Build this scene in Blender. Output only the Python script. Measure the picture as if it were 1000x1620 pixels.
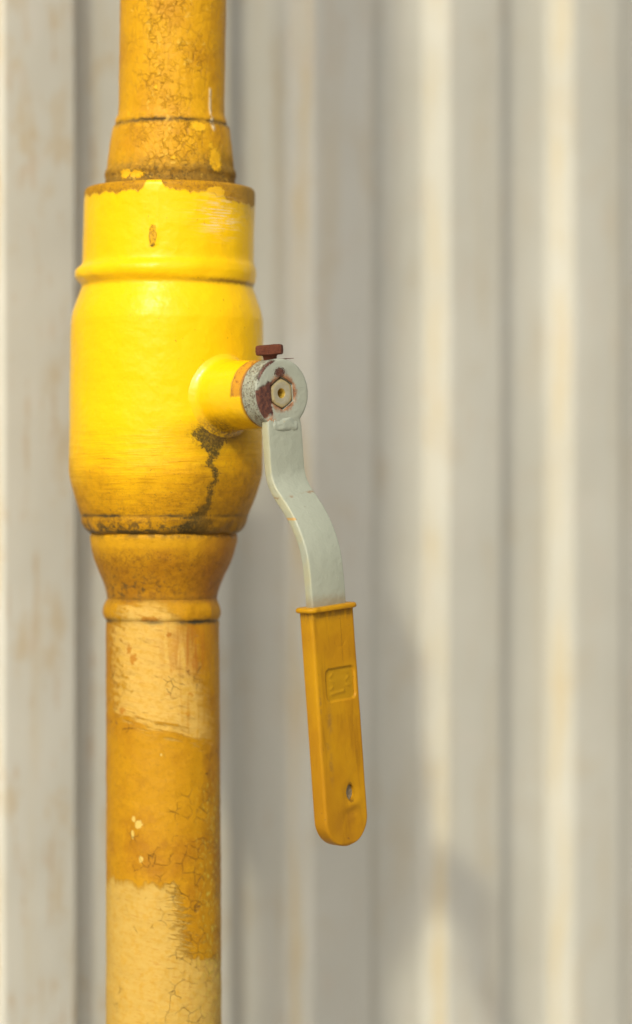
import bpy, bmesh, math, random
from mathutils import Vector, Matrix, noise as mnoise
random.seed(7)
R = math.radians
SC = bpy.context.scene
COL = SC.collection
for o in list(bpy.data.objects):
    bpy.data.objects.remove(o)

# ------------------------------------------------------------------ camera, sky, sun, exposure
S = 0.000326            # metres per photograph pixel at the pipe axis
D = 1.45                # camera to pipe axis
H = 1.15                # camera height
TH = R(41)              # fence and valve stem are turned this much from the line of sight
SUN_AZ, SUN_EL = 16, 35.5 # degrees left of the camera / above the horizon

cam = bpy.data.cameras.new('camera')
cam.sensor_fit = 'VERTICAL'; cam.sensor_height = 36; cam.sensor_width = 24
cam.lens = 36 * (D / S) / 1620
cam.clip_start = 0.05; cam.clip_end = 400
cam.dof.use_dof = True; cam.dof.focus_distance = D - 0.066; cam.dof.aperture_fstop = 2.8
co = bpy.data.objects.new('camera', cam); COL.objects.link(co)
co.location = (0, -D, H); co.rotation_euler = (R(90), 0, 0)
SC.camera = co
SC.render.resolution_x = 632; SC.render.resolution_y = 1024

sv = Vector((-math.sin(R(SUN_AZ)) * math.cos(R(SUN_EL)), -math.cos(R(SUN_AZ)) * math.cos(R(SUN_EL)), math.sin(R(SUN_EL))))
w = bpy.data.worlds.new('World'); SC.world = w; w.use_nodes = True
wn = w.node_tree
sky = wn.nodes.new('ShaderNodeTexSky'); sky.sky_type = 'NISHITA'; sky.sun_disc = False
sky.sun_elevation = R(SUN_EL); sky.sun_rotation = math.atan2(sv.x, sv.y)
sky.air_density = 1.0; sky.dust_density = 6.0; sky.ozone_density = 0.4
hs = wn.nodes.new('ShaderNodeHueSaturation'); hs.inputs['Saturation'].default_value = 0.35
wn.links.new(sky.outputs[0], hs.inputs['Color'])
wn.links.new(hs.outputs[0], wn.nodes['Background'].inputs[0])
wn.nodes['Background'].inputs[1].default_value = 0.15
sl = bpy.data.lights.new('sun', 'SUN'); sl.energy = 2.0; sl.angle = R(2.0); sl.color = (1.0, 0.91, 0.68)
so = bpy.data.objects.new('sun', sl); COL.objects.link(so)
so.rotation_euler = sv.to_track_quat('Z', 'Y').to_euler(); so.location = (-1, -2, 4)
vs = SC.view_settings
vs.view_transform = 'Standard'; vs.look = 'None'; vs.gamma = 1; vs.use_curve_mapping = False
vs.exposure = -0.2

# ------------------------------------------------------------------ node helper (arithmetic on sockets)
class Nd:
    nt = None
    def __init__(s, sock): s.s = sock
    def __add__(a, b): return M('ADD', a, b)
    __radd__ = __add__
    def __sub__(a, b): return M('SUBTRACT', a, b)
    def __rsub__(a, b): return M('SUBTRACT', b, a)
    def __mul__(a, b): return M('MULTIPLY', a, b)
    __rmul__ = __mul__
    def __truediv__(a, b): return M('DIVIDE', a, b)
    def __neg__(a): return M('MULTIPLY', a, -1)
def put(sock, v):
    if isinstance(v, Nd): Nd.nt.links.new(v.s, sock)
    elif isinstance(v, tuple): sock.default_value = v if len(sock.default_value) == len(v) else v + (1,)
    else: sock.default_value = v
def M(op, *a, clamp=False):
    n = Nd.nt.nodes.new('ShaderNodeMath'); n.operation = op; n.use_clamp = clamp
    for i, v in enumerate(a): put(n.inputs[i], v)
    return Nd(n.outputs[0])
def ss(e0, e1, x):
    n = Nd.nt.nodes.new('ShaderNodeMapRange'); n.interpolation_type = 'SMOOTHSTEP'
    put(n.inputs['Value'], x); put(n.inputs['From Min'], e0); put(n.inputs['From Max'], e1)
    return Nd(n.outputs[0])
def down(e0, e1, x): return 1 - ss(e0, e1, x)
def win(a, b, soft, x): return ss(a - soft, a + soft, x) * down(b - soft, b + soft, x)
def gs(x, c, wd):
    d = (x - c) / wd
    return M('EXPONENT', -(d * d))
def sat(x): return M('ADD', x, 0.0, clamp=True)
def mx(a, b): return M('MAXIMUM', a, b)
def xyz(v):
    n = Nd.nt.nodes.new('ShaderNodeSeparateXYZ'); put(n.inputs[0], v)
    return [Nd(o) for o in n.outputs]
def vec(x, y, z):
    n = Nd.nt.nodes.new('ShaderNodeCombineXYZ')
    for i, v in enumerate((x, y, z)): put(n.inputs[i], v)
    return Nd(n.outputs[0])
def objc():
    n = Nd.nt.nodes.new('ShaderNodeTexCoord')
    m = Nd.nt.nodes.new('ShaderNodeVectorMath'); m.operation = 'SCALE'; m.inputs['Scale'].default_value = 1000
    Nd.nt.links.new(n.outputs['Object'], m.inputs[0])
    return Nd(m.outputs[0])                         # millimetres
def nz(v, sc, det=3, rough=0.55, dist=0):
    n = Nd.nt.nodes.new('ShaderNodeTexNoise'); put(n.inputs['Vector'], v)
    n.inputs['Scale'].default_value = sc; n.inputs['Detail'].default_value = det
    n.inputs['Roughness'].default_value = rough; n.inputs['Distortion'].default_value = dist
    return Nd(n.outputs[0])
def nzc(v, sc, det=2):
    n = Nd.nt.nodes.new('ShaderNodeTexNoise'); put(n.inputs['Vector'], v)
    n.inputs['Scale'].default_value = sc; n.inputs['Detail'].default_value = det
    return Nd(n.outputs['Color'])
def warp(v, sc, amt):
    m = Nd.nt.nodes.new('ShaderNodeVectorMath'); m.operation = 'MULTIPLY_ADD'
    put(m.inputs[0], nzc(v, sc)); m.inputs[1].default_value = (amt,) * 3; put(m.inputs[2], v)
    return Nd(m.outputs[0])
def vor(v, sc, feat='DISTANCE_TO_EDGE', rnd=1.0):
    n = Nd.nt.nodes.new('ShaderNodeTexVoronoi'); n.feature = feat; put(n.inputs['Vector'], v)
    n.inputs['Scale'].default_value = sc; n.inputs['Randomness'].default_value = rnd
    return Nd(n.outputs['Distance'])
def mc(a, b, f):
    n = Nd.nt.nodes.new('ShaderNodeMix'); n.data_type = 'RGBA'; n.clamp_factor = True
    put(n.inputs[0], f); put(n.inputs[6], a); put(n.inputs[7], b)
    return Nd(n.outputs[2])
def material(name, fn):
    """fn() returns colour, roughness, height in mm (or None), metallic, specular"""
    m = bpy.data.materials.new(name); m.use_nodes = True
    Nd.nt = m.node_tree
    b = m.node_tree.nodes['Principled BSDF']
    r = fn()
    put(b.inputs['Base Color'], r[0]); put(b.inputs['Roughness'], r[1])
    if r[2] is not None:
        bp = m.node_tree.nodes.new('ShaderNodeBump'); bp.inputs['Strength'].default_value = 1.0
        bp.inputs['Distance'].default_value = 0.001
        put(bp.inputs['Height'], r[2]); m.node_tree.links.new(bp.outputs[0], b.inputs['Normal'])
    if len(r) > 3: put(b.inputs['Metallic'], r[3])
    if len(r) > 4: put(b.inputs['Specular IOR Level'], r[4])
    return m

# ------------------------------------------------------------------ materials
YEL = (0.88, 0.51, 0.002); YEL_D = (0.66, 0.325, 0.002)
OCH = (0.50, 0.245, 0.003); OCH_D = (0.36, 0.145, 0.003); BRN = (0.20, 0.085, 0.012)
DIRT = (0.050, 0.040, 0.018); CREAM = (0.64, 0.42, 0.105); GREEN = (0.62, 0.47, 0.06)

def pipe_coords():
    p = objc(); x, y, z = xyz(p)
    phi = M('ARCTAN2', x, -y) * (180 / math.pi)           # degrees round the pipe, 0 = front
    py = 810 - z / (S * 1000)                             # height along the pipe, photograph units
    arc = phi * 0.5
    return p, phi, py, arc
def x_of(p): return xyz(p)[0]
def y_of(p): return xyz(p)[1]
def cracks(p, sc, wid, region):
    q = warp(p, 0.25, 2.2)
    e = vor(q, sc)
    return down(0.0, wid, e) * region
def ell(phi, py, n, c, r, h, k=0.5):
    a = (phi - c[0]) / r; b = (py - c[1]) / h
    return down(0.85, 1.0, M('SQRT', a * a + b * b) + (n - 0.5) * k * 2)

def f_upper():
    p, phi, py, arc = pipe_coords()
    n1 = nz(p, 0.05, 4); n2 = nz(p, 0.35, 5, 0.65); n3 = nz(p, 1.6, 3)
    col = mc((0.64, 0.325, 0.004), (0.50, 0.225, 0.003), ss(0.42, 0.72, n1) * 0.7)
    col = mc(col, (0.70, 0.38, 0.006), ss(0.5, 0.75, n2) * 0.6)
    spk = ss(0.60, 0.72, nz(p, 0.9, 4, 0.7))
    col = mc(col, BRN, spk * 0.45)
    reg = sat(gs(phi, 10, 62) * (0.42 + 0.85 * ss(0.36, 0.62, nz(p, 0.07, 3))) * (1 - win(168, 200, 8, py) * 0.4))
    brk = ss(0.38, 0.60, nz(p, 0.30, 3))
    cr = cracks(p, 0.20, 0.060, reg * (0.25 + 0.75 * brk)); cr2 = cracks(p, 0.40, 0.075, ss(0.30, 0.75, reg) * brk)
    crk = sat(mx(cr, cr2 * 0.75))
    col = mc(col, (0.20, 0.085, 0.010), crk * 0.50)
    vm = nz(vec(x_of(p) * 0.5, y_of(p) * 0.5, py * 0.02), 1.0, 4, 0.65)
    col = mc(col, (0.33, 0.14, 0.004), ss(0.52, 0.72, vm) * 0.35)
    # crevice at the weld, grime above the valve collar
    col = mc(col, DIRT, gs(py + (n2 - 0.5) * 14, 200, 3.6) * (0.40 + 0.5 * ss(0.4, 0.6, n1)))
    gr = ss(248, 292, py + (n2 - 0.5) * 60 + ss(10, 60, phi) * 16)
    col = mc(col, (0.15, 0.09, 0.02), gr * 0.75)
    col = mc(col, DIRT, ss(0.52, 0.60, n2 * 0.6 + n3 * 0.4) * ss(262, 290, py) * 0.8)
    nf = nz(p, 0.75, 4, 0.7)
    ch = ell(phi, py, nf, (34, 211), 9, 8, 1.0)
    for c, r, h in (((50, 262), 8, 20), ((-37, 284), 6, 8), ((-24, 286), 8, 7), ((46, 240), 3, 6), ((10, 262), 3, 3), ((-8, 150), 2, 4)):
        ch = mx(ch, ell(phi, py, nf, c, r, h, 1.0))
    col = mc(col, (0.80, 0.43, 0.01), ch)
    wd = gs(phi + (py - 180) * 0.02, 52, 1.7) * win(148, 214, 4, py) * ss(0.36, 0.46, n2)
    col = mc(col, (0.78, 0.66, 0.42), wd * 0.9)
    fl = ss(0.64, 0.67, nz(p, 0.22, 3)) * ss(0.3, 0.5, reg)
    col = mc(col, (0.74, 0.45, 0.06), fl * 0.5)
    hgt = (nz(p, 0.16, 3) - 0.5) * 0.7 - crk * 0.40 + n2 * 0.28 + n3 * 0.06 + ch * 0.55 + wd * 0.4 + fl * 0.12
    return col, 0.52 + gr * 0.3, hgt, 0.0, 0.25
def f_body():
    p, phi, py, arc = pipe_coords()
    n1 = nz(p, 0.045, 4); n2 = nz(p, 0.33, 5, 0.65); n3 = nz(p, 1.5, 3)
    strk = nz(vec(arc * 0.06, 3.0, py * 0.16), 1.0, 4, 0.65)
    strk2 = nz(vec(arc * 0.10, 9.0, py * 0.45), 1.0, 4, 0.7)
    col = mc(YEL, (0.90, 0.56, 0.003), n1)
    # brushed, dirty lower half
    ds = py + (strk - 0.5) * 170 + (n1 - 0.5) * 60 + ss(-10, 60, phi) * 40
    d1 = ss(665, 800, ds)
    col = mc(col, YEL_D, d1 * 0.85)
    col = mc(col, OCH_D, ss(0.5, 0.68, strk2) * ss(640, 760, ds) * 0.42)
    d2 = ss(740, 850, py + (n1 - 0.5) * 130 + ss(-20, 60, phi) * 45 + ss(-40, -75, phi) * 30)
    col = mc(col, OCH_D, d2 * 0.55 * (0.4 + n2))
    spk = ss(0.575, 0.66, nz(p, 0.85, 4, 0.8)) * ss(690, 815, py + ss(0, 60, phi) * 50 + (n1 - 0.5) * 90)
    col = mc(col, (0.085, 0.055, 0.012), spk * 0.75)
    mot = nz(p, 0.22, 5, 0.75)
    col = mc(col, (0.30, 0.135, 0.003), ss(0.46, 0.66, mot) * ss(735, 825, py + (n1 - 0.5) * 120 + ss(-10, 60, phi) * 40) * 0.8)
    spk0 = ss(0.735, 0.755, nz(p, 0.5, 2, 0.6))
    col = mc(col, (0.25, 0.13, 0.01), spk0 * 0.7)
    # collar: old paint showing under a scalloped edge of thick new paint
    n1d = nz(vec(phi * 0.075, 0.0, 0.0), 1.0, 3, 0.6)
    edge = 315 + (n1d - 0.5) * 30 - 40 * gs(phi, -5, 5) + 14 * ss(18, 62, phi) + (n2 - 0.5) * 6
    top = down(-1.2, 1.2, py - edge)
    rim = gs(py - edge, 0.0, 1.4)
    oc = mc(OCH, BRN, ss(0.45, 0.62, n2 * 0.55 + n3 * 0.45) * 0.75)
    oc = mc(oc, (0.80, 0.45, 0.012), ell(phi, py, n2, (36, 318), 8, 12))
    col = mc(col, oc, top)
    col = mc(col, (0.30, 0.15, 0.012), rim * ss(-2, 2, n1d - 0.30) * 0.55)
    rt = ss(30, 70, phi) * down(310, 372, py + (n2 - 0.5) * 60)
    col = mc(col, (0.30, 0.19, 0.04), rt * 0.55)
    # whitish scuffs
    sc = ss(0.50, 0.60, strk2) * gs(phi, 42, 15) * gs(py, 352, 24)
    col = mc(col, (0.80, 0.68, 0.42), sat(sc * 1.6) * 0.8)
    # crevices
    lw = (n2 - 0.5) * 7
    col = mc(col, (0.24, 0.12, 0.01), gs(py + lw, 453, 3.6) * (0.25 + 0.65 * ss(0, 50, phi)))
    col = mc(col, DIRT, sat(gs(py + lw * 0.8, 816, 2.4) * (0.35 + 0.9 * ss(0.40, 0.60, n1)) + gs(py + lw, 842, 4.2) * (0.7 + 0.6 * ss(0.4, 0.6, n1)) + gs(py + lw * 2, 835, 11) * ss(0.44, 0.58, mot) * 0.9) * 0.92)
    # grime run below the stem
    pc = 31 + (nz(vec(0.0, 0.0, py * 0.035), 1.0, 4, 0.65) - 0.5) * 22 - ss(790, 850, py) * 8
    wid = 3.5 + 9 * down(690, 730, py) + 11 * ss(790, 845, py)
    n4 = nz(p, 1.1, 5, 0.75)
    run = gs(phi, pc, wid) * win(674, 850, 12, py) * (0.62 + 0.38 * mx(down(700, 745, py), ss(790, 835, py)))
    rm = ss(0.17, 0.29, run * 0.50 + (n2 * 0.4 + n4 * 0.6 - 0.5) * 1.3)
    rm = rm * (0.72 + 0.28 * ss(0.40, 0.54, nz(p, 0.8, 5, 0.8)))
    col = mc(col, (0.040, 0.034, 0.012), rm * 0.95)
    halo = gs(phi, pc, wid * 2.0 + 4) * win(674, 850, 14, py)
    col = mc(col, (0.26, 0.14, 0.008), halo * (0.15 + 0.5 * n2) * (1 - rm))
    low_right = ss(8, 44, phi + (n1 - 0.5) * 30) * ss(760, 830, py + (n2 - 0.5) * 40)  # browner towards the lower right of the body
    col = mc(col, (0.24, 0.115, 0.005), low_right * (0.30 + 0.6 * n2))
    col = mc(col, DIRT, ss(0.56, 0.66, n4) * ss(770, 830, py + ss(-20, 50, phi) * 50) * 0.6)
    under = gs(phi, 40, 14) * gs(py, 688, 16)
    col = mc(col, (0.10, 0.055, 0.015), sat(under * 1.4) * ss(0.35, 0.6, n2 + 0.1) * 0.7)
    # drip
    dm = down(0.75, 1.0, M('POWER', M('ABSOLUTE', (phi + 5.6 + (n2 - 0.5) * 4.0) / 2.4), 2.4) + M('POWER', M('ABSOLUTE', (py - 385 + (n2 - 0.5) * 16) / 18), 3.0))
    col = mc(col, mc((0.62, 0.34, 0.006), (0.34, 0.16, 0.006), ss(0.45, 0.62, nz(p, 0.9, 4, 0.7))), dm * 0.9)
    de = gs(phi + (n2 - 0.5) * 1.6, -7.6, 0.5) * win(374, 398, 4.0, py)
    col = mc(col, (0.20, 0.09, 0.006), de * (0.35 + 0.4 * ss(386, 398, py)))
    col = mc(col, DIRT, gs(phi, -6.2, 1.6) * gs(py, 401, 2.6) * ss(0.35, 0.5, n2) * 0.9)
    fr = nz(vec(arc * 0.35, 2.0, py * 0.05), 1.0, 5, 0.7)
    col = mc(col, (0.62, 0.30, 0.003), ss(0.56, 0.70, fr) * ss(600, 760, ds) * 0.35)
    grit = ss(0.66, 0.72, nz(p, 1.3, 3, 0.6))
    hgt = (nz(p, 0.07, 3) - 0.5) * 1.1 + strk2 * (0.05 + d1 * 0.25) + n2 * (0.03 + d1 * 0.2) + grit * 0.05 - rm * 0.12 + dm * 0.3 - top * 0.35 + rim * 0.12 - spk * 0.05 + n2 * top * 0.3
    return col, 0.30 + d1 * 0.25 + top * 0.3 + rm * 0.3, hgt, 0.0, 0.2
def f_lower():
    p, phi, py, arc = pipe_coords()
    n1 = nz(p, 0.05, 4); n2 = nz(p, 0.33, 5, 0.65); n3 = nz(p, 1.5, 3)
    dg = py - phi * 0.35
    strk = nz(vec(arc * 0.07, 1.0, dg * 0.12), 1.0, 5, 0.65)
    strk2 = nz(vec(arc * 0.12, 5.0, dg * 0.35), 1.0, 4, 0.7)
    vst = nz(vec(arc * 0.5, 2.0, py * 0.012), 1.0, 4, 0.6)
    col = mc(OCH, OCH_D, ss(0.40, 0.70, n1) * 0.75)
    col = mc(col, (0.55, 0.27, 0.006), ss(0.5, 0.7, n2) * 0.5)
    # reducer: dirtier, speckled, redder brown on its right
    red = down(940, 956, py)
    col = mc(col, (0.60, 0.31, 0.006), win(846, 866, 5, py + (n2 - 0.5) * 16) * 0.8)
    col = mc(col, OCH_D, red * ss(870, 900, py) * (0.25 + 0.6 * vst))
    col = mc(col, (0.33, 0.12, 0.012), red * ss(5, 60, phi + (n1 - 0.5) * 50) * 0.65)
    col = mc(col, DIRT, ss(0.545, 0.66, nz(p, 0.8, 5, 0.8)) * (0.30 + 0.5 * red) * ss(856, 880, py))
    mot = nz(p, 0.24, 5, 0.75)
    col = mc(col, (0.27, 0.115, 0.004), ss(0.47, 0.66, mot) * (0.25 + 0.6 * red * ss(862, 885, py)))
    nc = cracks(p, 0.30, 0.06, red * ss(862, 885, py) * ss(0.44, 0.58, nz(p, 0.15, 3)))
    col = mc(col, (0.13, 0.055, 0.006), nc * 0.7)
    col = mc(col, DIRT, gs(py + (n2 - 0.5) * 14, 846, 5) * ss(0.42, 0.58, mot) * 0.6)
    col = mc(col, DIRT, ss(0.50, 0.62, nz(p, 0.30, 5, 0.7)) * gs(py, 928, 24) * (0.35 + 0.65 * down(-20, 10, phi)) * 0.7)
    # worn cream undercoat
    b0 = 952 + (n1 - 0.5) * 30 + ss(-10, 40, phi) * 30
    b1 = 1150 + phi * 0.45 + (strk - 0.5) * 90
    wm = ss(-20, 20, py - b0) * down(-22, 22, py - b1)
    side = down(10, 66, phi + (strk - 0.5) * 100 - (py - 1040) * 0.20) * ss(-78, -34, phi + (n1 - 0.5) * 50 + (n2 - 0.5) * 40)
    wm = wm * side
    b2 = 1388 + (n1 - 0.5) * 60 + (nz(vec(phi * 0.06, 0.0, 4.0), 1.0, 3) - 0.5) * 70
    w2 = ss(-13, 13, py - b2) * down(-16, 16, phi - 20 - (py - 1440) * 0.1 + (strk2 - 0.5) * 120)
    w3 = ss(1492, 1502, py + (n2 - 0.5) * 30 - phi * 0.2)
    fine = nz(vec(arc * 0.35, 8.0, dg * 0.9), 1.0, 5, 0.75)
    m_all = mx(wm, mx(w2, w3))
    edge_k = m_all * (1 - m_all) * 4
    wear = ss(0.22, 0.74, m_all * 0.80 + (strk - 0.5) * 1.5 * down(1250, 1300, py) + (strk2 - 0.5) * 0.6 + (n2 - 0.5) * 0.7 + (fine - 0.5) * 0.9 - 0.03)
    wear = wear * ss(0.02, 0.16, m_all)
    cc = mc(CREAM, (0.56, 0.30, 0.025), ss(0.42, 0.66, strk * 0.5 + fine * 0.5) * 0.85)
    cc = mc(cc, (0.50, 0.23, 0.012), ss(0.52, 0.66, vst) * ss(-10, 40, phi) * 0.6)
    cc = mc(cc, (0.50, 0.33, 0.07), ss(1340, 1400, py) * 0.55)
    cc = mc(cc, (0.42, 0.17, 0.010), ss(0.55, 0.68, strk2) * 0.7)
    cc = mc(cc, (0.44, 0.17, 0.010), ss(0.62, 0.70, nz(p, 0.22, 4, 0.7)) * down(1180, 1300, py) * 0.75)
    cc = mc(cc, (0.52, 0.28, 0.02), ss(0.45, 0.65, n2) * 0.5)
    col = mc(col, cc, wear)
    rust = gs(phi, 30, 26) * win(985, 1060, 18, py)
    for c, r, h in (((-31, 1038), 4, 9), ((-36, 1024), 3, 8), ((-14, 976), 10, 4), ((6, 1000), 3, 5), ((-44, 1120), 4, 6)):
        col = mc(col, (0.42, 0.155, 0.004), ell(phi, py, nz(p, 0.6, 5, 0.75), c, r, h, 1.6) * 0.75)
    col = mc(col, (0.42, 0.15, 0.012), rust * ss(0.35, 0.6, vst) * 0.75)
    # crevice under the weld bead
    col = mc(col, DIRT, gs(py + (n2 - 0.5) * 9, 981, 3.6) * (0.30 + 0.55 * ss(0.4, 0.6, n1) + 0.4 * gs(phi, 38, 18)))
    col = mc(col, (0.10, 0.06, 0.015), gs(py + (n2 - 0.5) * 9, 946, 5) * 0.35 * (0.4 + n1))
    # right flank: flaking, green-yellow primer spots, cracks
    fk = ss(25, 60, phi) * ss(1190, 1260, py)
    gp = ss(0.585, 0.62, nz(vec(arc * 1.0, 6.0, py * 0.16), 0.7, 3)) * fk
    col = mc(col, GREEN, gp * 0.8)
    for c, r, h in (((-24, 1296), 5, 6), ((-22, 1350), 2.5, 6), ((-2, 1186), 1, 2), ((-30, 1288), 2.5, 5), ((-31, 1312), 1.6, 6)):
        col = mc(col, (0.62, 0.44, 0.10), ell(phi, py, n2, c, r, h, 1.3))
    reg = sat(ss(-30, 40, phi) * ss(1180, 1300, py) + ss(0.52, 0.62, n1) * ss(1000, 1060, py) * 0.8)
    cr = cracks(p, 0.16, 0.022, ss(0.3, 0.6, reg) * ss(0.44, 0.56, nz(p, 0.11, 2)))
    col = mc(col, (0.10, 0.055, 0.015), cr * 0.85)
    hgt = (nz(p, 0.12, 2) - 0.5) * 0.6 - cr * 0.40 - wear * 0.30 + n2 * 0.28 + strk2 * 0.18 + fine * 0.10 - gp * 0.2
    return col, 0.55 + wear * 0.1, hgt, 0.0, 0.22
def f_housing():
    p = objc(); x, y, z = xyz(p)              # y runs back from the boss face
    n2 = nz(p, 0.33, 5, 0.65)
    ang = M('ARCTAN2', z, -x) * (180 / math.pi)
    col = mc(YEL, (0.90, 0.56, 0.003), nz(p, 0.05, 3))
    bare = down(-0.4, 0.4, y - 19.5 + (n2 - 0.5) * 1.6) * win(-6, 97, 2.5, ang + (n2 - 0.5) * 10)
    oc = mc((0.58, 0.27, 0.012), (0.28, 0.10, 0.012), ss(0.5, 0.68, n2))
    rim = down(0.3, 1.1, M('ABSOLUTE', y - 19.5 + (n2 - 0.5) * 1.6)) * win(-6, 97, 2.5, ang + (n2 - 0.5) * 10)
    col = mc(col, oc, bare)
    col = mc(col, (0.25, 0.12, 0.01), rim * 0.5)
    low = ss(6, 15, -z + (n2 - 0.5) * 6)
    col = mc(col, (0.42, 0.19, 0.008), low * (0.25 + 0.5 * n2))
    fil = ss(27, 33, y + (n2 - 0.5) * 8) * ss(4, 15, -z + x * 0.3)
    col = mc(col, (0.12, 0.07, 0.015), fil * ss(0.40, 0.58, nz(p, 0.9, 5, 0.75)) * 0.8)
    col = mc(col, (0.20, 0.08, 0.012), down(12.2, 13.6, y + (n2 - 0.5) * 1.2) * 0.8)
    return col, 0.27 + bare * 0.35, (nz(p, 0.10, 2) - 0.5) * 0.7 - bare * 0.3 + n2 * bare * 0.2, 0.0, 0.5
GREY = (0.35, 0.37, 0.295)
def f_boss():
    p = objc(); x, y, z = xyz(p)
    n1 = nz(p, 0.12, 3); n2 = nz(p, 0.5, 5, 0.65); n3 = nz(p, 1.5, 5, 0.8)
    r = M('SQRT', x * x + z * z)
    col = mc(GREY, (0.34, 0.36, 0.29), n1)
    front = down(0.4, 1.0, y)
    # bare rusty patch left of the hexagon
    pa = down(-0.6, 0.6, x + 6.6 + (n1 - 0.5) * 7 + (n2 - 0.5) * 3.0) * win(-10.5, 5.5, 0.8, z + (n1 - 0.5) * 6 + (n2 - 0.5) * 3 - (x + 8) * 0.3)
    pa = pa * front
    rustc = mc((0.055, 0.020, 0.018), (0.15, 0.055, 0.03), ss(0.35, 0.65, n2))
    # spatter above it and along the edge
    sp = gs(x, -1.0, 5.2) * gs(z, 10.3, 3.4) * 1.1 + gs(r, 16.6, 1.2) * win(-16, -3, 3, x) * ss(-8, 3, z) * 1.0
    sp = ss(0.47, 0.52, sp * 0.27 + n3 * 0.58) * down(0.4, 3.0, y)
    rimn = ss(0.515, 0.565, n3 * 0.7 + n2 * 0.3) * ss(0.6, 1.2, y) * ss(0, 6, -x)
    hexr = down(7.9, 10.4, r + (n2 - 0.5) * 5.0 + (x - z) * 0.02) * front
    col = mc(col, mc((0.42, 0.16, 0.04), (0.13, 0.05, 0.025), ss(0.40, 0.60, n3)), hexr * 0.9)
    col = mc(col, (0.10, 0.05, 0.03), down(7.2, 8.0, r + (n2 - 0.5)) * front * 0.7)
    col = mc(col, rustc, mx(pa, sp))
    col = mc(col, (0.10, 0.05, 0.035), rimn * 0.85)
    edge_r = gs(z, -13.5, 2.2) * gs(x, -8.5, 2.2) * front
    col = mc(col, (0.45, 0.16, 0.04), sat(edge_r * 1.5) * ss(0.4, 0.55, n2))
    col = mc(col, (0.11, 0.05, 0.03), ss(10.4, 11.8, y + (n2 - 0.5) * 1.5) * 0.8)
    h = (nz(p, 0.2, 2) - 0.5) * 0.5 - mx(pa, sp) * 0.28 + n2 * 0.12 - rimn * 0.2
    return col, 0.45 + pa * 0.3, h, 0.0, 0.4
def f_bar():
    p = objc(); x, y, z = xyz(p)
    n1 = nz(p, 0.06, 3); n2 = nz(p, 0.5, 5, 0.65)
    col = mc(GREY, (0.335, 0.36, 0.285), n1)
    sp = ss(0.70, 0.74, nz(p, 0.75, 3, 0.6))
    col = mc(col, (0.14, 0.09, 0.05), sp * 0.75)
    col = mc(col, (0.45, 0.40, 0.20), ss(-10.2, -11.0, x) * 0.45 * ss(0.35, 0.6, n1))
    col = mc(col, (0.50, 0.28, 0.06), ell(x, z, n2, (-10.9, -61.0), 0.8, 0.7) * 0.8)
    col = mc(col, (0.25, 0.14, 0.07), gs(z + (n2 - 0.5) * 3 - x * 0.08, -50, 0.45) * ss(0.45, 0.6, nz(p, 0.25, 2)) * 0.8)
    col = mc(col, (0.07, 0.06, 0.045), ss(-180, -190, z) * (0.45 + 0.5 * ss(0.4, 0.6, n2)))  # shade behind the hanging hole, put into the bar colour
    col = mc(col, (0.24, 0.18, 0.10), ss(-97, -103, z + (n2 - 0.5) * 6) * 0.55)
    return col, 0.42, (nz(p, 0.18, 2) - 0.5) * 0.5 + nz(p, 0.9, 3) * 0.10 - sp * 0.12, 0.0, 0.4
def f_weld():
    p = objc(); n2 = nz(p, 0.5, 4)
    col = mc(GREY, (0.34, 0.37, 0.30), n2)
    col = mc(col, (0.33, 0.20, 0.06), ss(0.66, 0.74, nz(p, 0.6, 3)) * 0.7)
    return col, 0.4, n2 * 0.4, 0.0, 0.45
def f_nut():
    p = objc(); x, y, z = xyz(p); n2 = nz(p, 0.6, 4)
    r = M('SQRT', x * x + z * z)
    col = mc((0.50, 0.47, 0.35), (0.38, 0.33, 0.20), n2)
    col = mc(col, (0.55, 0.42, 0.12), ss(4.6, 6.6, r + (n2 - 0.5) * 3) * 0.5)
    col = mc(col, (0.22, 0.09, 0.03), ss(6.2, 7.2, r + (n2 - 0.5) * 1.5) * 0.7)
    col = mc(col, (0.50, 0.34, 0.05), down(2.2, 2.7, r))
    return col, 0.42, n2 * 0.2, 0.35, 0.5
def f_rust():
    p = objc(); n = nz(p, 0.35, 5, 0.65); n3 = nz(p, 1.6, 4, 0.7)
    col = mc((0.095, 0.024, 0.014), (0.165, 0.052, 0.022), n)
    col = mc(col, (0.07, 0.022, 0.016), ss(0.5, 0.68, n3))
    return col, 0.8, n * 0.7 + n3 * 0.25, 0.0, 0.25
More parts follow.
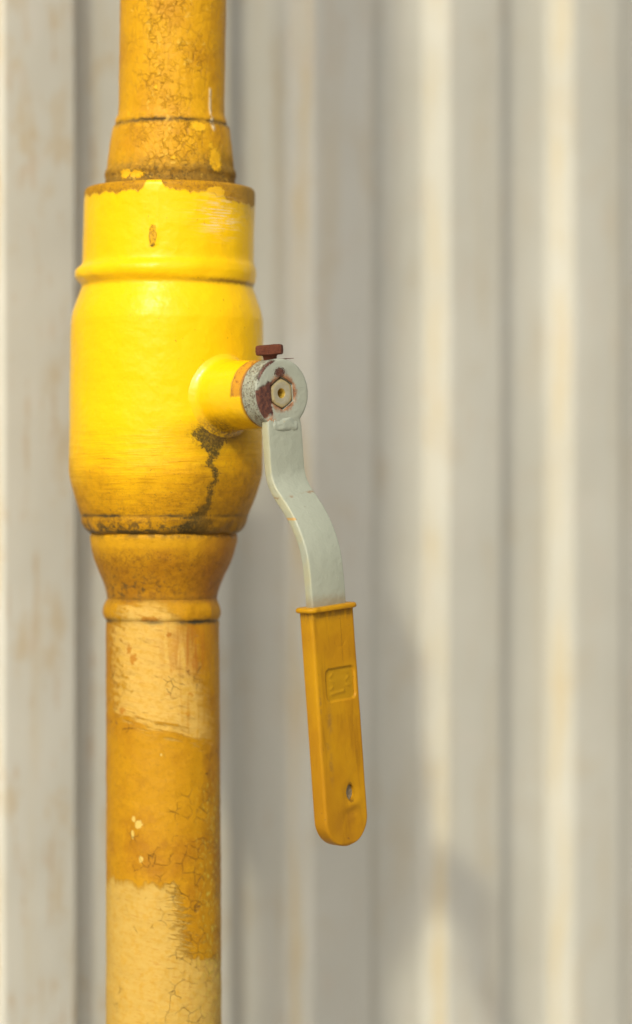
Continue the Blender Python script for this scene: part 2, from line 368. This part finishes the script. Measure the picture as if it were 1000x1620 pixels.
def f_grip():
    p = objc(); x, y, z = xyz(p)
    n1 = nz(p, 0.035, 3); n2 = nz(p, 0.4, 5, 0.6)
    col = mc((0.47, 0.235, 0.004), (0.40, 0.185, 0.004), ss(0.35, 0.65, n1))
    # handling grime: below the collar, towards the end, a few rubs
    g = ss(-112.5, -107.5, z + (n2 - 0.5) * 5) * 0.55 * ss(0.40, 0.58, nz(vec(x * 0.3, y, z * 0.1), 1.0, 3) + 0.05)
    col = mc(col, (0.13, 0.07, 0.015), g * down(-107, -106, z))
    g2 = gs(x, 1, 9) * gs(z, -211, 11) * ss(0.30, 0.62, nz(p, 0.12, 3))
    col = mc(col, (0.30, 0.13, 0.008), g2 * 0.75)
    for c, r, h in (((-7, -160), 1.6, 7), ((-8, -182), 1.2, 8), ((-9.5, -171), 0.8, 3), ((-12, -150), 0.7, 6)):
        col = mc(col, (0.22, 0.12, 0.03), gs(x, c[0], r) * gs(z, c[1], h) * ss(0.35, 0.6, n2) * 0.6)
    spk = ss(0.70, 0.73, nz(p, 0.45, 3, 0.6))
    col = mc(col, (0.15, 0.07, 0.02), spk * 0.7)
    hole_shade = ell(x, z, n2, (3.4, -196.5), 4.0, 5.2, 0.4)
    col = mc(col, (0.12, 0.055, 0.006), hole_shade * ss(2.4, 0.8, M('ABSOLUTE', x - 3.4)) * 0.6)  # shade in the hanging hole, painted into the grip colour
    sm_ = nz(vec(x * 0.16, y * 0.16, z * 0.02), 1.0, 4, 0.65)
    col = mc(col, (0.26, 0.115, 0.004), ss(0.54, 0.72, sm_) * 0.55)
    rec = win(-5.8, 10.2, 0.3, x) * win(-150.5, -134.5, 0.3, z)
    col = mc(col, (0.38, 0.215, 0.006), rec * 0.55)
    return col, 0.42 + n2 * 0.1, (nz(p, 0.10, 2) - 0.5) * 0.5 + n2 * 0.05, 0.0, 0.2
def f_fence():
    p = objc(); x, y, z = xyz(p)              # x along the fence, y out of it
    n1 = nz(p, 0.006, 4); n2 = nz(p, 0.05, 4)
    st = nz(vec(x * 0.05, 0.0, z * 0.004), 1.0, 4, 0.6)
    st2 = nz(vec(x * 0.16, 4.0, z * 0.010), 1.0, 3, 0.6)
    col = mc((0.575, 0.57, 0.505), (0.525, 0.52, 0.455), ss(0.35, 0.65, n1))
    col = mc(col, (0.50, 0.40, 0.22), ss(0.53, 0.72, st) * 0.32)
    lf = 0.40 + 0.60 * down(20, 160, x)
    col = mc(col, (0.42, 0.28, 0.12), ss(0.53, 0.66, st2 * 0.6 + n2 * 0.4) * lf * 0.55)
    blot = nz(vec(x * 0.035, 7.0, z * 0.018), 1.0, 4, 0.6)
    col = mc(col, (0.47, 0.36, 0.19), ss(0.53, 0.68, blot) * lf * 0.5)
    fl_ = ss(1.5, 5, -y) * down(12, 15.5, -y)
    col = mc(col, (0.55, 0.43, 0.20), fl_ * ss(0.42, 0.62, st2) * 0.5)
    col = mc(col, (0.62, 0.60, 0.55), ss(0.55, 0.75, n2) * 0.3)
    ch = ss(0.68, 0.71, nz(p, 0.11, 2, 0.5)) * ss(3, 8, -y) * down(-70, -52, x)
    col = mc(col, (0.06, 0.055, 0.045), ch * 0.85)
    return col, 0.45, (nz(p, 0.012, 2) - 0.5) * 2.0 + n2 * 0.05, 0.0, 0.4
def f_ground():
    p = objc(); n = nz(p, 0.004, 5, 0.65); n2 = nz(p, 0.05, 4)
    return mc(mc((0.42, 0.38, 0.31), (0.33, 0.29, 0.23), n), (0.46, 0.42, 0.36), ss(0.55, 0.7, n2) * 0.5), 0.9, n2 * 6
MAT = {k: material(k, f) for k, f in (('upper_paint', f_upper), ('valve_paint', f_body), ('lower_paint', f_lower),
       ('housing_paint', f_housing), ('boss_paint', f_boss), ('lever_paint', f_bar), ('weld_paint', f_weld), ('stem_metal', f_nut), ('rust', f_rust),
       ('grip_plastic', f_grip), ('fence_paint', f_fence), ('earth', f_ground))}

# ------------------------------------------------------------------ mesh helpers
def mesh_obj(name, verts, faces, mat, parent=None, smooth=True, loc=None, sharp=None):
    me = bpy.data.meshes.new(name); me.from_pydata(verts, [], faces); me.update()
    bm = bmesh.new(); bm.from_mesh(me); bmesh.ops.recalc_face_normals(bm, faces=bm.faces); bm.to_mesh(me); bm.free()
    if smooth:
        me.polygons.foreach_set('use_smooth', [True] * len(me.polygons))
    if sharp: me.set_sharp_from_angle(angle=R(sharp))
    me.materials.append(MAT[mat])
    o = bpy.data.objects.new(name, me); COL.objects.link(o)
    if parent: o.parent = parent
    if loc: o.location = loc
    return o
def interp(tab, v):
    if v <= tab[0][0]: return tab[0][1]
    for (a, b), (c, d) in zip(tab, tab[1:]):
        if v <= c: return b + (d - b) * (v - a) / (c - a) if c > a else d
    return tab[-1][1]
def smooth_interp(tab, v, wd):
    return sum(interp(tab, v + wd * k) * wt for k, wt in ((-1, 1), (-.5, 2), (0, 3), (.5, 2), (1, 1))) / 9
NZ = mnoise.noise

# ------------------------------------------------------------------ ground and fence
bm = bmesh.new(); bmesh.ops.create_grid(bm, x_segments=2, y_segments=2, size=60)
me = bpy.data.meshes.new('ground'); bm.to_mesh(me); bm.free(); me.materials.append(MAT['earth'])
g = bpy.data.objects.new('ground', me); COL.objects.link(g); g['kind'] = 'structure'
g['label'] = 'bare beige earth below the pipe and the fence'

P, TOP, FL, HT = 0.114, 0.049, 0.008, 0.016
fx, fy = (120 - 500) / (D / S) * 1.6, 1.6 - D            # right corner of one rib top, at u = 0
FW = Matrix.Rotation(TH, 4, 'Z')
fence = bpy.data.objects.new('corrugated_fence', None); COL.objects.link(fence)
nrm = Vector((math.sin(TH), -math.cos(TH), 0))
fence.location = Vector((fx, fy, 0)) - nrm * HT           # origin on the valley plane
fence.rotation_euler = (0, 0, TH)
fence['label'] = 'pale grey corrugated metal fence with rust streaks behind the yellow pipe'; fence['category'] = 'fence'
def sheet(k0, k1, lift):
    # profile in (u, out); rib top spans [-TOP, 0] + k P
    prof = []
    def corner(a, b, c, rad=0.0022):
        a, b, c = Vector(a), Vector(b), Vector(c)
        d1 = (a - b).normalized(); d2 = (c - b).normalized()
        for t in (0, .25, .5, .75, 1):
            q = (b + d1 * rad).lerp(b, t).lerp(b.lerp(b + d2 * rad, t), t); prof.append((q.x, q.y))
    pts = []
    for k in range(k0, k1):
        b = k * P
        pts += [(b - TOP - FL, 0), (b - TOP, HT), (b, HT), (b + FL, 0)]
    pts = [(pts[0][0] - 0.02, 0)] + pts + [(pts[-1][0] + 0.02, 0)]
    prof.append(pts[0])
    for a, b, c in zip(pts, pts[1:], pts[2:]): corner(a, b, c)
    prof.append(pts[-1])
    n = len(prof); rows = 60; z0, z1 = 0.0, 2.1
    V, F = [], []
    for side in (0, 1):
        for j in range(rows + 1):
            z = z0 + (z1 - z0) * j / rows
            for (u, h) in prof:
                wob = 0.0016 * NZ((u * 6, z * 2.2, 3 + lift * 900)) + 0.0007 * NZ((u * 22, z * 7, 8))
                V.append((u + 0.0012 * NZ((u * 9, z * 2.5, 1)), -(h + wob + lift) + side * 0.0007, z))
    m = (rows + 1) * n
    for j in range(rows):
        for i in range(n - 1):
            a = j * n + i
            F.append((a, a + 1, a + n + 1, a + n)); F.append((m + a, m + a + n, m + a + n + 1, m + a + 1))
    for j in range(rows):
        for i in (0, n - 1):
            a = j * n + i; F.append((a, a + n, m + a + n, m + a))
    for i in range(n - 1):
        for j in (0, rows):
            a = j * n + i; F.append((a, a + 1, m + a + 1, m + a))
    return mesh_obj('metal_sheet', V, F, 'fence_paint', fence, True, sharp=50)
sheet(-13, -3, 0.0016); sheet(-4, 7, 0.0); sheet(6, 16, 0.0016)

# ------------------------------------------------------------------ the gas pipe
XA = (263 - 500) * S
pipe = bpy.data.objects.new('gas_pipe', None); COL.objects.link(pipe); pipe.location = (XA, 0, 0)
pipe['label'] = 'yellow painted gas pipe with welded ball valve and grey lever in front of the fence'; pipe['category'] = 'pipe'
CX = [(-3000, 276), (0, 274), (200, 271), (300, 269), (450, 265), (600, 263.5), (750, 262.5), (840, 260), (900, 257.5), (960, 256), (1000, 257.5), (1450, 259), (5000, 259)]
def lathe(name, prof, mat, rng, step=2.0, amp=0.25, jag=None, seg=208, extra=None):
    """prof: (py, radius px) in order; rng: fine range of py"""
    rows = []
    for (a, ra), (b, rb) in zip(prof, prof[1:]):
        ln = math.hypot(b - a, rb - ra)
        k = max(1, int(ln / step)) if (b > rng[0] and a < rng[1]) else 1
        for t in range(k): rows.append((a + (b - a) * t / k, ra + (rb - ra) * t / k))
    rows.append(prof[-1])
    # soften
    for _ in range(2):
        r2 = rows[:]
        for i in range(1, len(rows) - 1):
            if max(abs(rows[i][0] - rows[i - 1][0]), abs(rows[i][0] - rows[i + 1][0])) < 6:
                r2[i] = tuple((rows[i - 1][q] + 2 * rows[i][q] + rows[i + 1][q]) / 4 for q in (0, 1))
        rows = r2
    V, F = [], []
    for (y, r) in rows:
        c = smooth_interp(CX, y, 40) * S - 263 * S
        for i in range(seg):
            a = 2 * math.pi * i / seg
            ca, sa = math.sin(a), -math.cos(a)
            rr = r + amp * (NZ((ca * 2, sa * 2, y * 0.02)) * 1.5 + NZ((ca * 7, sa * 7, y * 0.08)))
            dy = 0
            if jag:
                for (yc, wd, am, fr) in jag:
                    e = math.exp(-((y - yc) / wd) ** 2)
                    rr += e * am * NZ((ca * fr, sa * fr, yc * 0.1))
                    dy += e * am * 1.2 * NZ((ca * fr * 0.8, sa * fr * 0.8, yc * 0.3 + 5))
            if extra: rr += extra(math.degrees(a) if a < math.pi else math.degrees(a) - 360, y)
            V.append((c + rr * S * ca, rr * S * sa, (810 - y - dy) * S))
    n = len(rows)
    for j in range(n - 1):
        for i in range(seg):
            a = j * seg + i; b = j * seg + (i + 1) % seg
            F.append((a, b, b + seg, a + seg))
    F.append(tuple(range(seg))); F.append(tuple(reversed(range((n - 1) * seg, n * seg))))
    return mesh_obj(name, V, F, mat, pipe, True, (0, 0, H), sharp=60)
lathe('upper_pipe', [(-2100, 84), (-60, 84), (150, 83.5), (180, 84), (189, 86), (194, 88.5), (199, 88)], 'upper_paint', (-60, 400), amp=0.35, jag=[(193, 7, 2.6, 4)])
lathe('upper_reducer', [(197, 80), (198.5, 88), (203, 91), (212, 93.5), (230, 96.5), (252, 99), (268, 100.5), (273, 103.5), (279, 104), (283, 102), (290, 103), (299, 104.5), (304, 104)], 'upper_paint', (0, 400), amp=0.5, jag=[(203, 8, 2.6, 5), (278, 10, 3.0, 6)])
def body_extra(phi, y):
    e = 1.8 * math.exp(-((phi + 5.6) / 1.6) ** 2) * (1 / (1 + math.exp(-(y - 372) / 3))) * (1 / (1 + math.exp((y - 401) / 1.2)))
    e += 0.8 * math.exp(-((phi + 5) / 2.5) ** 2) * (1 / (1 + math.exp((y - 372) / 6))) * (1 / (1 + math.exp(-(y - 312) / 3)))
    bead = math.exp(-((y - 435) / 11) ** 4)
    e += bead * 4.5 * max(-0.6, -math.sin(math.radians(phi)))
    return e
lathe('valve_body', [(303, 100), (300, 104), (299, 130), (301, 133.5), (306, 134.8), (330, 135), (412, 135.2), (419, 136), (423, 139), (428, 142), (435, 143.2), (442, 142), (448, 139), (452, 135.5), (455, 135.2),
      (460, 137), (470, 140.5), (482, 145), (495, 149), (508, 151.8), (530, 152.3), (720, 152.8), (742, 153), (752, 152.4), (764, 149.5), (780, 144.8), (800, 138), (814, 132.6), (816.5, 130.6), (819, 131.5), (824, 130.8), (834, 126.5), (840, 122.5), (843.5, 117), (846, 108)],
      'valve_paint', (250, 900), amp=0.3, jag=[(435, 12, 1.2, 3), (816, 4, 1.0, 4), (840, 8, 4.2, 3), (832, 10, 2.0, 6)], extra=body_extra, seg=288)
lathe('lower_reducer', [(838, 104), (843, 114), (846, 116.5), (851, 117), (860, 115.3), (872, 112.8), (884, 109.5), (898, 103.5), (912, 97), (926, 91.5), (938, 88), (946, 86.8), (949, 86), (952, 80)], 'lower_paint', (800, 1000), amp=0.5, jag=[(848, 8, 2.0, 3)])
lathe('weld_bead', [(944, 80), (945, 86.4), (950, 88), (958, 90.6), (967, 92), (974, 91.5), (979, 89.5), (982, 87.5), (985, 80)], 'lower_paint', (800, 1000), amp=0.6, jag=[(966, 14, 3.6, 3.5), (970, 10, 1.6, 8)])
lathe('lower_pipe', [(978, 80), (979, 87.8), (984, 89), (1000, 89.5), (1200, 90), (1450, 91), (1700, 91.4), (810 + H / S + 60, 92)], 'lower_paint', (900, 1700), amp=0.45, jag=[(985, 6, 1.2, 3)])

# ------------------------------------------------------------------ stem housing and lever, in the lever's own frame
ydep = -0.0928 * math.cos(TH)
fz = (810 - 622) * S * (D + ydep) / D
L0 = Vector((0.0928 * math.sin(TH), ydep, H + fz))        # centre of the boss face, relative to the pipe
def frame(o, tilt=True):
    o.location = L0; o.rotation_euler = (0, R(-5.3) if tilt else 0, TH)
def revolve_y(prof, seg, amp=0, fr=2):
    """profile (y, r) round the y axis"""
    V, F = [], []
    for (y, r) in prof:
        for i in range(seg):
            a = 2 * math.pi * i / seg
            rr = r + amp * NZ((math.cos(a) * fr, math.sin(a) * fr, y * 200))
            V.append((rr * math.cos(a), y, rr * math.sin(a)))
    for j in range(len(prof) - 1):
        for i in range(seg):
            a = j * seg + i; b = j * seg + (i + 1) % seg
            F.append((a, b, b + seg, a + seg))
    return V, F
mm = 0.001
# housing: weld fillet flows into the body, short cylinder towards the boss
V, F = [], []
hp = [(11.6, 9), (11.7, 15.6), (12.2, 16.6), (13.5, 16.9), (20, 17.0), (28, 17.1), (33, 17.6)]
seg = 96
rows = []
for (y, r) in hp: rows.append([(r * math.cos(2 * math.pi * i / seg), y, r * math.sin(2 * math.pi * i / seg)) for i in range(seg)])
Rb = 49.7
for dr, back in ((0.4, 3.6), (1.1, 1.9), (2.1, 0.9), (3.2, 0.35), (4.1, -0.1), (5.0, -1.2)):   # fillet rings lying on the cylinder of the body
    row = []
    for i in range(seg):
        a = 2 * math.pi * i / seg
        r = 17.3 + dr * (1 + 0.18 * NZ((math.cos(a) * 1.5, math.sin(a) * 1.5, 2)))
        x = r * math.cos(a); z = r * math.sin(a)
        yy = 92.8 - math.sqrt(max(1, Rb * Rb - x * x)) - back
        row.append((x, yy, z))
    rows.append(row)
for row in rows: V += [(a * mm, b * mm, c * mm) for a, b, c in row]
for j in range(len(rows) - 1):
    for i in range(seg):
        a = j * seg + i; b = j * seg + (i + 1) % seg
        F.append((a, b, b + seg, a + seg))
F.append(tuple(range(seg)))
hs_o = mesh_obj('stem_housing', V, F, 'housing_paint', pipe, True, sharp=70); frame(hs_o, False)
sub = hs_o.modifiers.new('subdivision', 'SUBSURF'); sub.levels = 1; sub.render_levels = 2

# lever bar (part), everything else on it is a child
def off(v):              # outward offset (mm) of the bar at distance v (mm) below the stem centre
    return smooth_interp(BEND, v, 5.0)
BEND = [(0, 0), (40, 0), (44, 1.2), (50, 6.3), (55, 11.3), (62, 16.2), (70, 20.4), (80, 23.4), (92, 24.0), (300, 24.0)]
def path(v):
    # returns position (y, z) with y negative outward, and the tangent
    e = 0.5; dn = (off(v + e) - off(v - e)) / (2 * e)
    return -off(v), -v, dn
BW, BT = 22.2, 5.2
V, F = [], []
sect = []
rad = 0.9
for cx, cy, a0 in ((BW / 2 - rad, rad, 0), (-BW / 2 + rad, rad, 0), (-BW / 2 + rad, BT - rad, 0), (BW / 2 - rad, BT - rad, 0)):
    pass
def rrect(hw, y0, y1, rad, n=4):
    pts = []
    for (cx, cy, a0) in ((hw - rad, y1 - rad, 0), (-hw + rad, y1 - rad, 90), (-hw + rad, y0 + rad, 180), (hw - rad, y0 + rad, 270)):
        for i in range(n + 1):
            a = R(a0 + 90 * i / n); pts.append((cx + rad * math.cos(a), cy + rad * math.sin(a)))
    return pts
# section subdivided across the width so that the surface can undulate
sec = rrect(BW / 2, 0, BT, 1.0)
vs_ = [12 + i * 1.5 for i in range(int((216 - 12) / 1.5))]
ns = len(sec)
for v in vs_:
    yo, zo, dn = path(v)
    L = math.hypot(1, dn); ny, nzv = 1 / L, -dn / L * -1      # section's depth direction stays normal to the path
    wsc = 1.0
    if v < 18: wsc = 0.93 + 0.07 * (v - 12) / 6
    if v > 206: wsc = math.sqrt(max(0.05, 1 - ((v - 206) / 11.5) ** 2))
    for (x, d) in sec:
        wv = 0.18 * NZ((x * 0.05, v * 0.05, d))
        V.append(((x * wsc + wv) * mm, (yo + d / L + wv * 0.5) * mm, (zo - d * dn / L) * mm))
for j in range(len(vs_) - 1):
    for i in range(ns):
        a = j * ns + i; b = j * ns + (i + 1) % ns
        F.append((a, b, b + ns, a + ns))
F.append(tuple(range(ns))); F.append(tuple(range((len(vs_) - 1) * ns, len(vs_) * ns)))
lever = mesh_obj('lever', V, F, 'lever_paint', pipe, True, sharp=50); frame(lever)
lever['label'] = 'grey painted cranked flat lever hanging down from the valve stem'

# boss with a hexagonal hole
def hexr(a, rc):
    # corners at top and bottom
    b = (a - math.pi / 2) % (math.pi / 3) - math.pi / 6
    return rc * math.cos(math.pi / 6) / math.cos(b)
seg = 144
rings = []
def ring(fn, y): rings.append([(fn(2 * math.pi * i / seg) * math.cos(2 * math.pi * i / seg), y, fn(2 * math.pi * i / seg) * math.sin(2 * math.pi * i / seg)) for i in range(seg)])
ring(lambda a: hexr(a, 8.3), 3.0); ring(lambda a: hexr(a, 8.3), 0.45); ring(lambda a: hexr(a, 8.7), 0.05)
for k in range(1, 8):
    t = k / 8; ring(lambda a: hexr(a, 8.7) * (1 - t) + 16.3 * t, -0.10 * math.sin(math.pi * t))
ring(lambda a: 16.3 + 0.10 * NZ((math.cos(a) * 2, math.sin(a) * 2, 1)), 0.12); ring(lambda a: 16.8 + 0.15 * NZ((math.cos(a) * 2, math.sin(a) * 2, 1)), 0.55); ring(lambda a: 17.0 + 0.15 * NZ((math.cos(a) * 2, math.sin(a) * 2, 1)), 1.3)
for y in (3, 5, 7, 9, 10.6): ring(lambda a: 17.05 + 0.18 * NZ((math.cos(a) * 2.5, math.sin(a) * 2.5, y * .3)), y)
ring(lambda a: 16.7, 11.4); ring(lambda a: 12, 11.7); ring(lambda a: 8.3, 11.7)
V = [(a * mm, b * mm, c * mm) for row in rings for a, b, c in row]; F = []
for j in range(len(rings) - 1):
    for i in range(seg):
        a = j * seg + i; b = j * seg + (i + 1) % seg; F.append((a, b, b + seg, a + seg))
boss = mesh_obj('boss', V, F, 'boss_paint', lever, True, sharp=50)
boss['label'] = 'round grey boss with a rusty bare patch'
# stem end: hexagon with a drilled centre
rings = []
ring(lambda a: 1.9, 6.0); ring(lambda a: 2.0, 2.0); ring(lambda a: 2.5, 0.9); ring(lambda a: 4.4, 0.55); ring(lambda a: 0.5 * hexr(a, 6.7) + 0.5 * 6.1, 0.5); ring(lambda a: 0.75 * hexr(a, 7.5) + 0.25 * 6.9, 0.95); ring(lambda a: hexr(a, 7.65), 14.0)
V = [(a * mm, b * mm, c * mm) for row in rings for a, b, c in row]; F = []
for j in range(len(rings) - 1):
    for i in range(seg):
        a = j * seg + i; b = j * seg + (i + 1) % seg; F.append((a, b, b + seg, a + seg))
F.append(tuple(range(seg)))
nut = mesh_obj('stem_end', V, F, 'stem_metal', lever, True, sharp=40); nut['label'] = 'hexagonal bare metal stem end with a drilled hole'
# set screw on top of the boss: worn hexagonal head on a short shank
def revolve_z(prof, seg, x0, y0, fn=None):
    V, F = [], []
    for (z, r) in prof:
        for i in range(seg):
            a = 2 * math.pi * i / seg
            rr = fn(a, z, r) if fn else r
            dz = 0.35 * NZ((math.cos(a) * 1.2, math.sin(a) * 1.2, z)) if fn and r > 4 else 0
            V.append(((x0 + rr * math.cos(a)) * mm, (y0 + rr * math.sin(a)) * mm, (z + dz) * mm))
    n = len(prof)
    for j in range(n - 1):
        for i in range(seg):
            a = j * seg + i; b = j * seg + (i + 1) % seg; F.append((a, b, b + seg, a + seg))
    F.append(tuple(range(seg))); F.append(tuple(range((n - 1) * seg, n * seg)))
    return V, F
def head(a, z, r):
    b = (a + 0.35) % (math.pi / 3) - math.pi / 6
    h = math.cos(math.pi / 6) / math.cos(b)
    return r * (h / 0.93 if r > 5 else (0.4 + 0.6 * h / 0.93 if r > 3.6 else 1)) * (1 + 0.05 * NZ((math.cos(a) * 2, math.sin(a) * 2, z * .3)))
V, F = revolve_z([(14.0, 3.3), (17.3, 3.3), (18.3, 3.5), (18.9, 3.9), (19.1, 5.9), (19.5, 6.6), (21.2, 6.75), (23.2, 6.7), (23.9, 6.3), (24.1, 5.2), (23.8, 3.4), (23.2, 1.8), (23.0, 0.5)], 72, 0, 7.6, head)
scr = mesh_obj('set_screw', V, F, 'rust', lever, True, sharp=28); scr['label'] = 'rusty brown hexagon head set screw'
# paint flake beside the screw
V = [(x * mm, y * mm, z * mm) for (x, y, z) in ((3.0, 2.5, 16.9), (6.0, 2.2, 16.9), (10.5, 2.0, 16.75), (10.4, 3.4, 16.8), (6.2, 4.4, 16.6), (3.2, 4.6, 16.9))]
V += [(a, b, c - 0.25 * mm) for a, b, c in V]
F = [(0, 1, 4, 5), (1, 2, 3, 4), (6, 7, 10, 11), (7, 8, 9, 10)] + [(i, (i + 1) % 6, 6 + (i + 1) % 6, 6 + i) for i in range(6)]
mesh_obj('paint_flake', V, F, 'rust', lever, False)
# weld between boss and bar: lumpy run
nu, nv = 48, 28; V, F = [], []
for j in range(nv + 1):
    th = math.pi * j / nv
    for i in range(nu):
        ph = 2 * math.pi * i / nu
        d = Vector((math.sin(th) * math.cos(ph), math.sin(th) * math.sin(ph), math.cos(th)))
        sx = math.copysign(abs(d.x) ** 0.6, d.x)
        k = 1 + 0.30 * NZ((d.x * 2.6 + 4, d.y * 1.5, d.z * 1.5)) + 0.13 * NZ((d.x * 6, d.y * 3, d.z * 3 + 9))
        V.append(((sx * 9.9 + 0.4) * mm, (2.7 + d.y * 3.6 * k) * mm, (-15.6 - 0.6 * sx + d.z * 4.6 * k) * mm))
for j in range(nv):
    for i in range(nu):
        a = j * nu + i; b = j * nu + (i + 1) % nu; F.append((a, b, b + nu, a + nu))
mesh_obj('weld_seam', V, F, 'weld_paint', lever, True)

# grip: moulded plastic sleeve with collar, sunk panel and hanging hole
GT, GB = -106.0, -222.5                       # top and bottom of the sleeve in the lever frame (mm)
yc = -24.0 + BT / 2                           # its mid plane
HWd, HTk = 13.9, 4.7
def grip_sec(z):
    t = (z - GB)
    hw = HWd - 0.25 * (GT - z) / 116 * 0
    if t < HWd: hw = HWd * math.sqrt(max(0.0, 1 - ((HWd - t) / HWd) ** 2))
    return hw
nfx, nsd = 76, 10
rows = []
zs = [GT - i * 0.5 for i in range(int((GT - GB) / 0.5))] + [GB + 0.28, GB + 0.12, GB + 0.04]
hole_c, hole_r = (3.4, -196.5), (2.6, 3.9)
def surf(x, z):
    """relief of the front face in mm, positive = proud"""
    h = 0.0
    def sm(a, b, v):
        t = min(1, max(0, (v - a) / (b - a))); return t * t * (3 - 2 * t)
    # sunk panel, rounded rectangle
    qx, qz = abs(x - 2.0) - (9.6 - 3.0), abs(z + 142.8) - (8.2 - 3.0)
    d = math.hypot(max(qx, 0), max(qz, 0)) + min(max(qx, qz), 0) - 3.0
    h -= 0.95 * (1 - sm(-0.55, 0.10, d))
    # raised moulding marks inside it
    for (cx, cz, ang, ln) in ((-3.4, -138.2, 0.6, 1.5), (-3.0, -141.2, -0.5, 1.6), (-3.4, -144.4, 0.4, 1.3), (6.2, -137.4, -0.6, 1.7), (7.0, -140.6, 0.7, 1.6), (7.0, -144.0, -0.3, 1.5)):
        dx, dz = x - cx, z - cz
        al = dx * math.cos(ang) + dz * math.sin(ang); ac = -dx * math.sin(ang) + dz * math.cos(ang)
        h += 0.30 * math.exp(-(al / ln) ** 4 - (ac / 0.55) ** 2)
    bz = -147.4 + 0.10 * (x + 4)
    h += 0.38 * math.exp(-((z - bz) / 0.65) ** 2) * sm(-5.5, -3.5, x) * (1 - sm(4.0, 5.5, x))
    # arc mark and seam line above the panel
    rr = math.hypot(x - 3.2, z + 121.5)
    if z < -122.4: h -= 0.22 * math.exp(-((rr - 3.2) / 0.3) ** 2)
    if z > -136: h -= 0.22 * sm(4.2, 4.6, x) * sm(-140, -126, z)
    # soft dent round the hole, bulge and dent under it
    e = math.hypot((x - hole_c[0] - 0.5) / 4.6, (z - hole_c[1]) / 5.6)
    h -= 0.55 * math.exp(-e ** 4)
    h += 0.55 * math.exp(-(((x - 3.6) / 4.2) ** 2 + ((z + 202.6) / 2.2) ** 2))
    h -= 0.55 * math.exp(-(((x - 3.0) / 4.6) ** 2 + ((z + 206.4) / 2.4) ** 2))
    h -= 0.45 * math.exp(-(((x - 1.0) / 8.5) ** 2 + ((z + 212.5) / 7) ** 2))
    h += 0.12 * NZ((x * 0.09, z * 0.06, 2))
    return h
rc = 1.5
nrow = 2 * nfx + 2 * nsd
V, F = [], []
for z in zs:
    hw = grip_sec(z); tk = HTk
    t = z - GB
    if t < 2.2: tk = HTk - 1.2 * (1 - t / 2.2) ** 2
    r_ = min(rc, hw * 0.6, tk * 0.6)
    loop = []
    # front face from left to right, with rounded edges, then round the back
    tot = []
    na = nsd // 2
    def arc_(cx, cy, a0, a1, n): return [(cx + r_ * math.cos(R(a0 + (a1 - a0) * k / n)), cy + r_ * math.sin(R(a0 + (a1 - a0) * k / n))) for k in range(n)]
    tot += arc_(-hw + r_, -tk + r_, 180, 270, na)
    tot += [(-hw + r_ + (2 * hw - 2 * r_) * k / nfx, -tk) for k in range(nfx)]
    tot += arc_(hw - r_, -tk + r_, 270, 360, na)
    tot += arc_(hw - r_, tk - r_, 0, 90, na)
    tot += [(hw - r_ - (2 * hw - 2 * r_) * k / nfx, tk) for k in range(nfx)]
    tot += arc_(-hw + r_, tk - r_, 90, 180, na)
    nrow = len(tot)
    for (x, y) in tot:
        if y < 0: y -= surf(x, z) * min(1, max(0, (-y - (tk - r_)) / r_))
        xx = x + 0.10 * NZ((z * 0.05, y * 0.2, 4))
        V.append((xx, yc + y, z))
for j in range(len(zs) - 1):
    for i in range(nrow):
        a = j * nrow + i; b = j * nrow + (i + 1) % nrow
        F.append((a, b, b + nrow, a + nrow))
F.append(tuple(range(nrow))); F.append(tuple(reversed(range((len(zs) - 1) * nrow, len(zs) * nrow))))
me = bpy.data.meshes.new('grip'); me.from_pydata([(a * mm, b * mm, c * mm) for a, b, c in V], [], F); me.update()
bm = bmesh.new(); bm.from_mesh(me); bmesh.ops.recalc_face_normals(bm, faces=bm.faces)
def inh(co):
    x, z = co.x * 1000 - hole_c[0], co.z * 1000 - hole_c[1]
    return (x / hole_r[0]) ** 2 + (z / hole_r[1]) ** 2
dele = [f for f in bm.faces if f.calc_center_median().y * 1000 < yc - 2.5 and inh(f.calc_center_median()) < 1]
bmesh.ops.delete(bm, geom=dele, context='FACES')
be = [e for e in bm.edges if e.is_boundary]
for v in {v for e in be for v in e.verts}:
    q = math.sqrt(inh(v.co))
    v.co.x = (hole_c[0] + (v.co.x * 1000 - hole_c[0]) / q) * mm; v.co.z = (hole_c[1] + (v.co.z * 1000 - hole_c[1]) / q) * mm
ex = bmesh.ops.extrude_edge_only(bm, edges=be)
for v in [g_ for g_ in ex['geom'] if isinstance(g_, bmesh.types.BMVert)]: v.co.y = (yc - 1.8) * mm
bmesh.ops.recalc_face_normals(bm, faces=bm.faces)
bm.to_mesh(me); bm.free()
me.polygons.foreach_set('use_smooth', [True] * len(me.polygons)); me.set_sharp_from_angle(angle=R(60))
me.materials.append(MAT['grip_plastic'])
grip = bpy.data.objects.new('grip', me); COL.objects.link(grip); grip.parent = lever
grip['label'] = 'yellow moulded plastic grip with a sunk panel and a hanging hole'
# collar flange of the grip
sec = rrect(15.9, -7.0, 7.0, 4.2, 8); V, F = [], []
prof = [(GT - 0.6, 0.86), (GT - 0.3, 0.97), (GT + 0.2, 1.0), (GT + 0.9, 1.0), (GT + 1.5, 0.98), (GT + 1.8, 0.93), (GT + 1.9, 0.80)]
for (z, k) in prof:
    for (x, y) in sec:
        dx = (1 - k) * 10
        V.append(((x * (1 - dx / 16 * 0.9)) * mm, (yc + y * (1 - dx / 7 * 0.6)) * mm, (z + 0.25 * NZ((x * 0.1, y * 0.1, 3))) * mm))
ns = len(sec)
for j in range(len(prof) - 1):
    for i in range(ns):
        a = j * ns + i; b = j * ns + (i + 1) % ns; F.append((a, b, b + ns, a + ns))
F.append(tuple(range(ns))); F.append(tuple(range((len(prof) - 1) * ns, len(prof) * ns)))
mesh_obj('grip_collar', V, F, 'grip_plastic', lever, True, sharp=60)
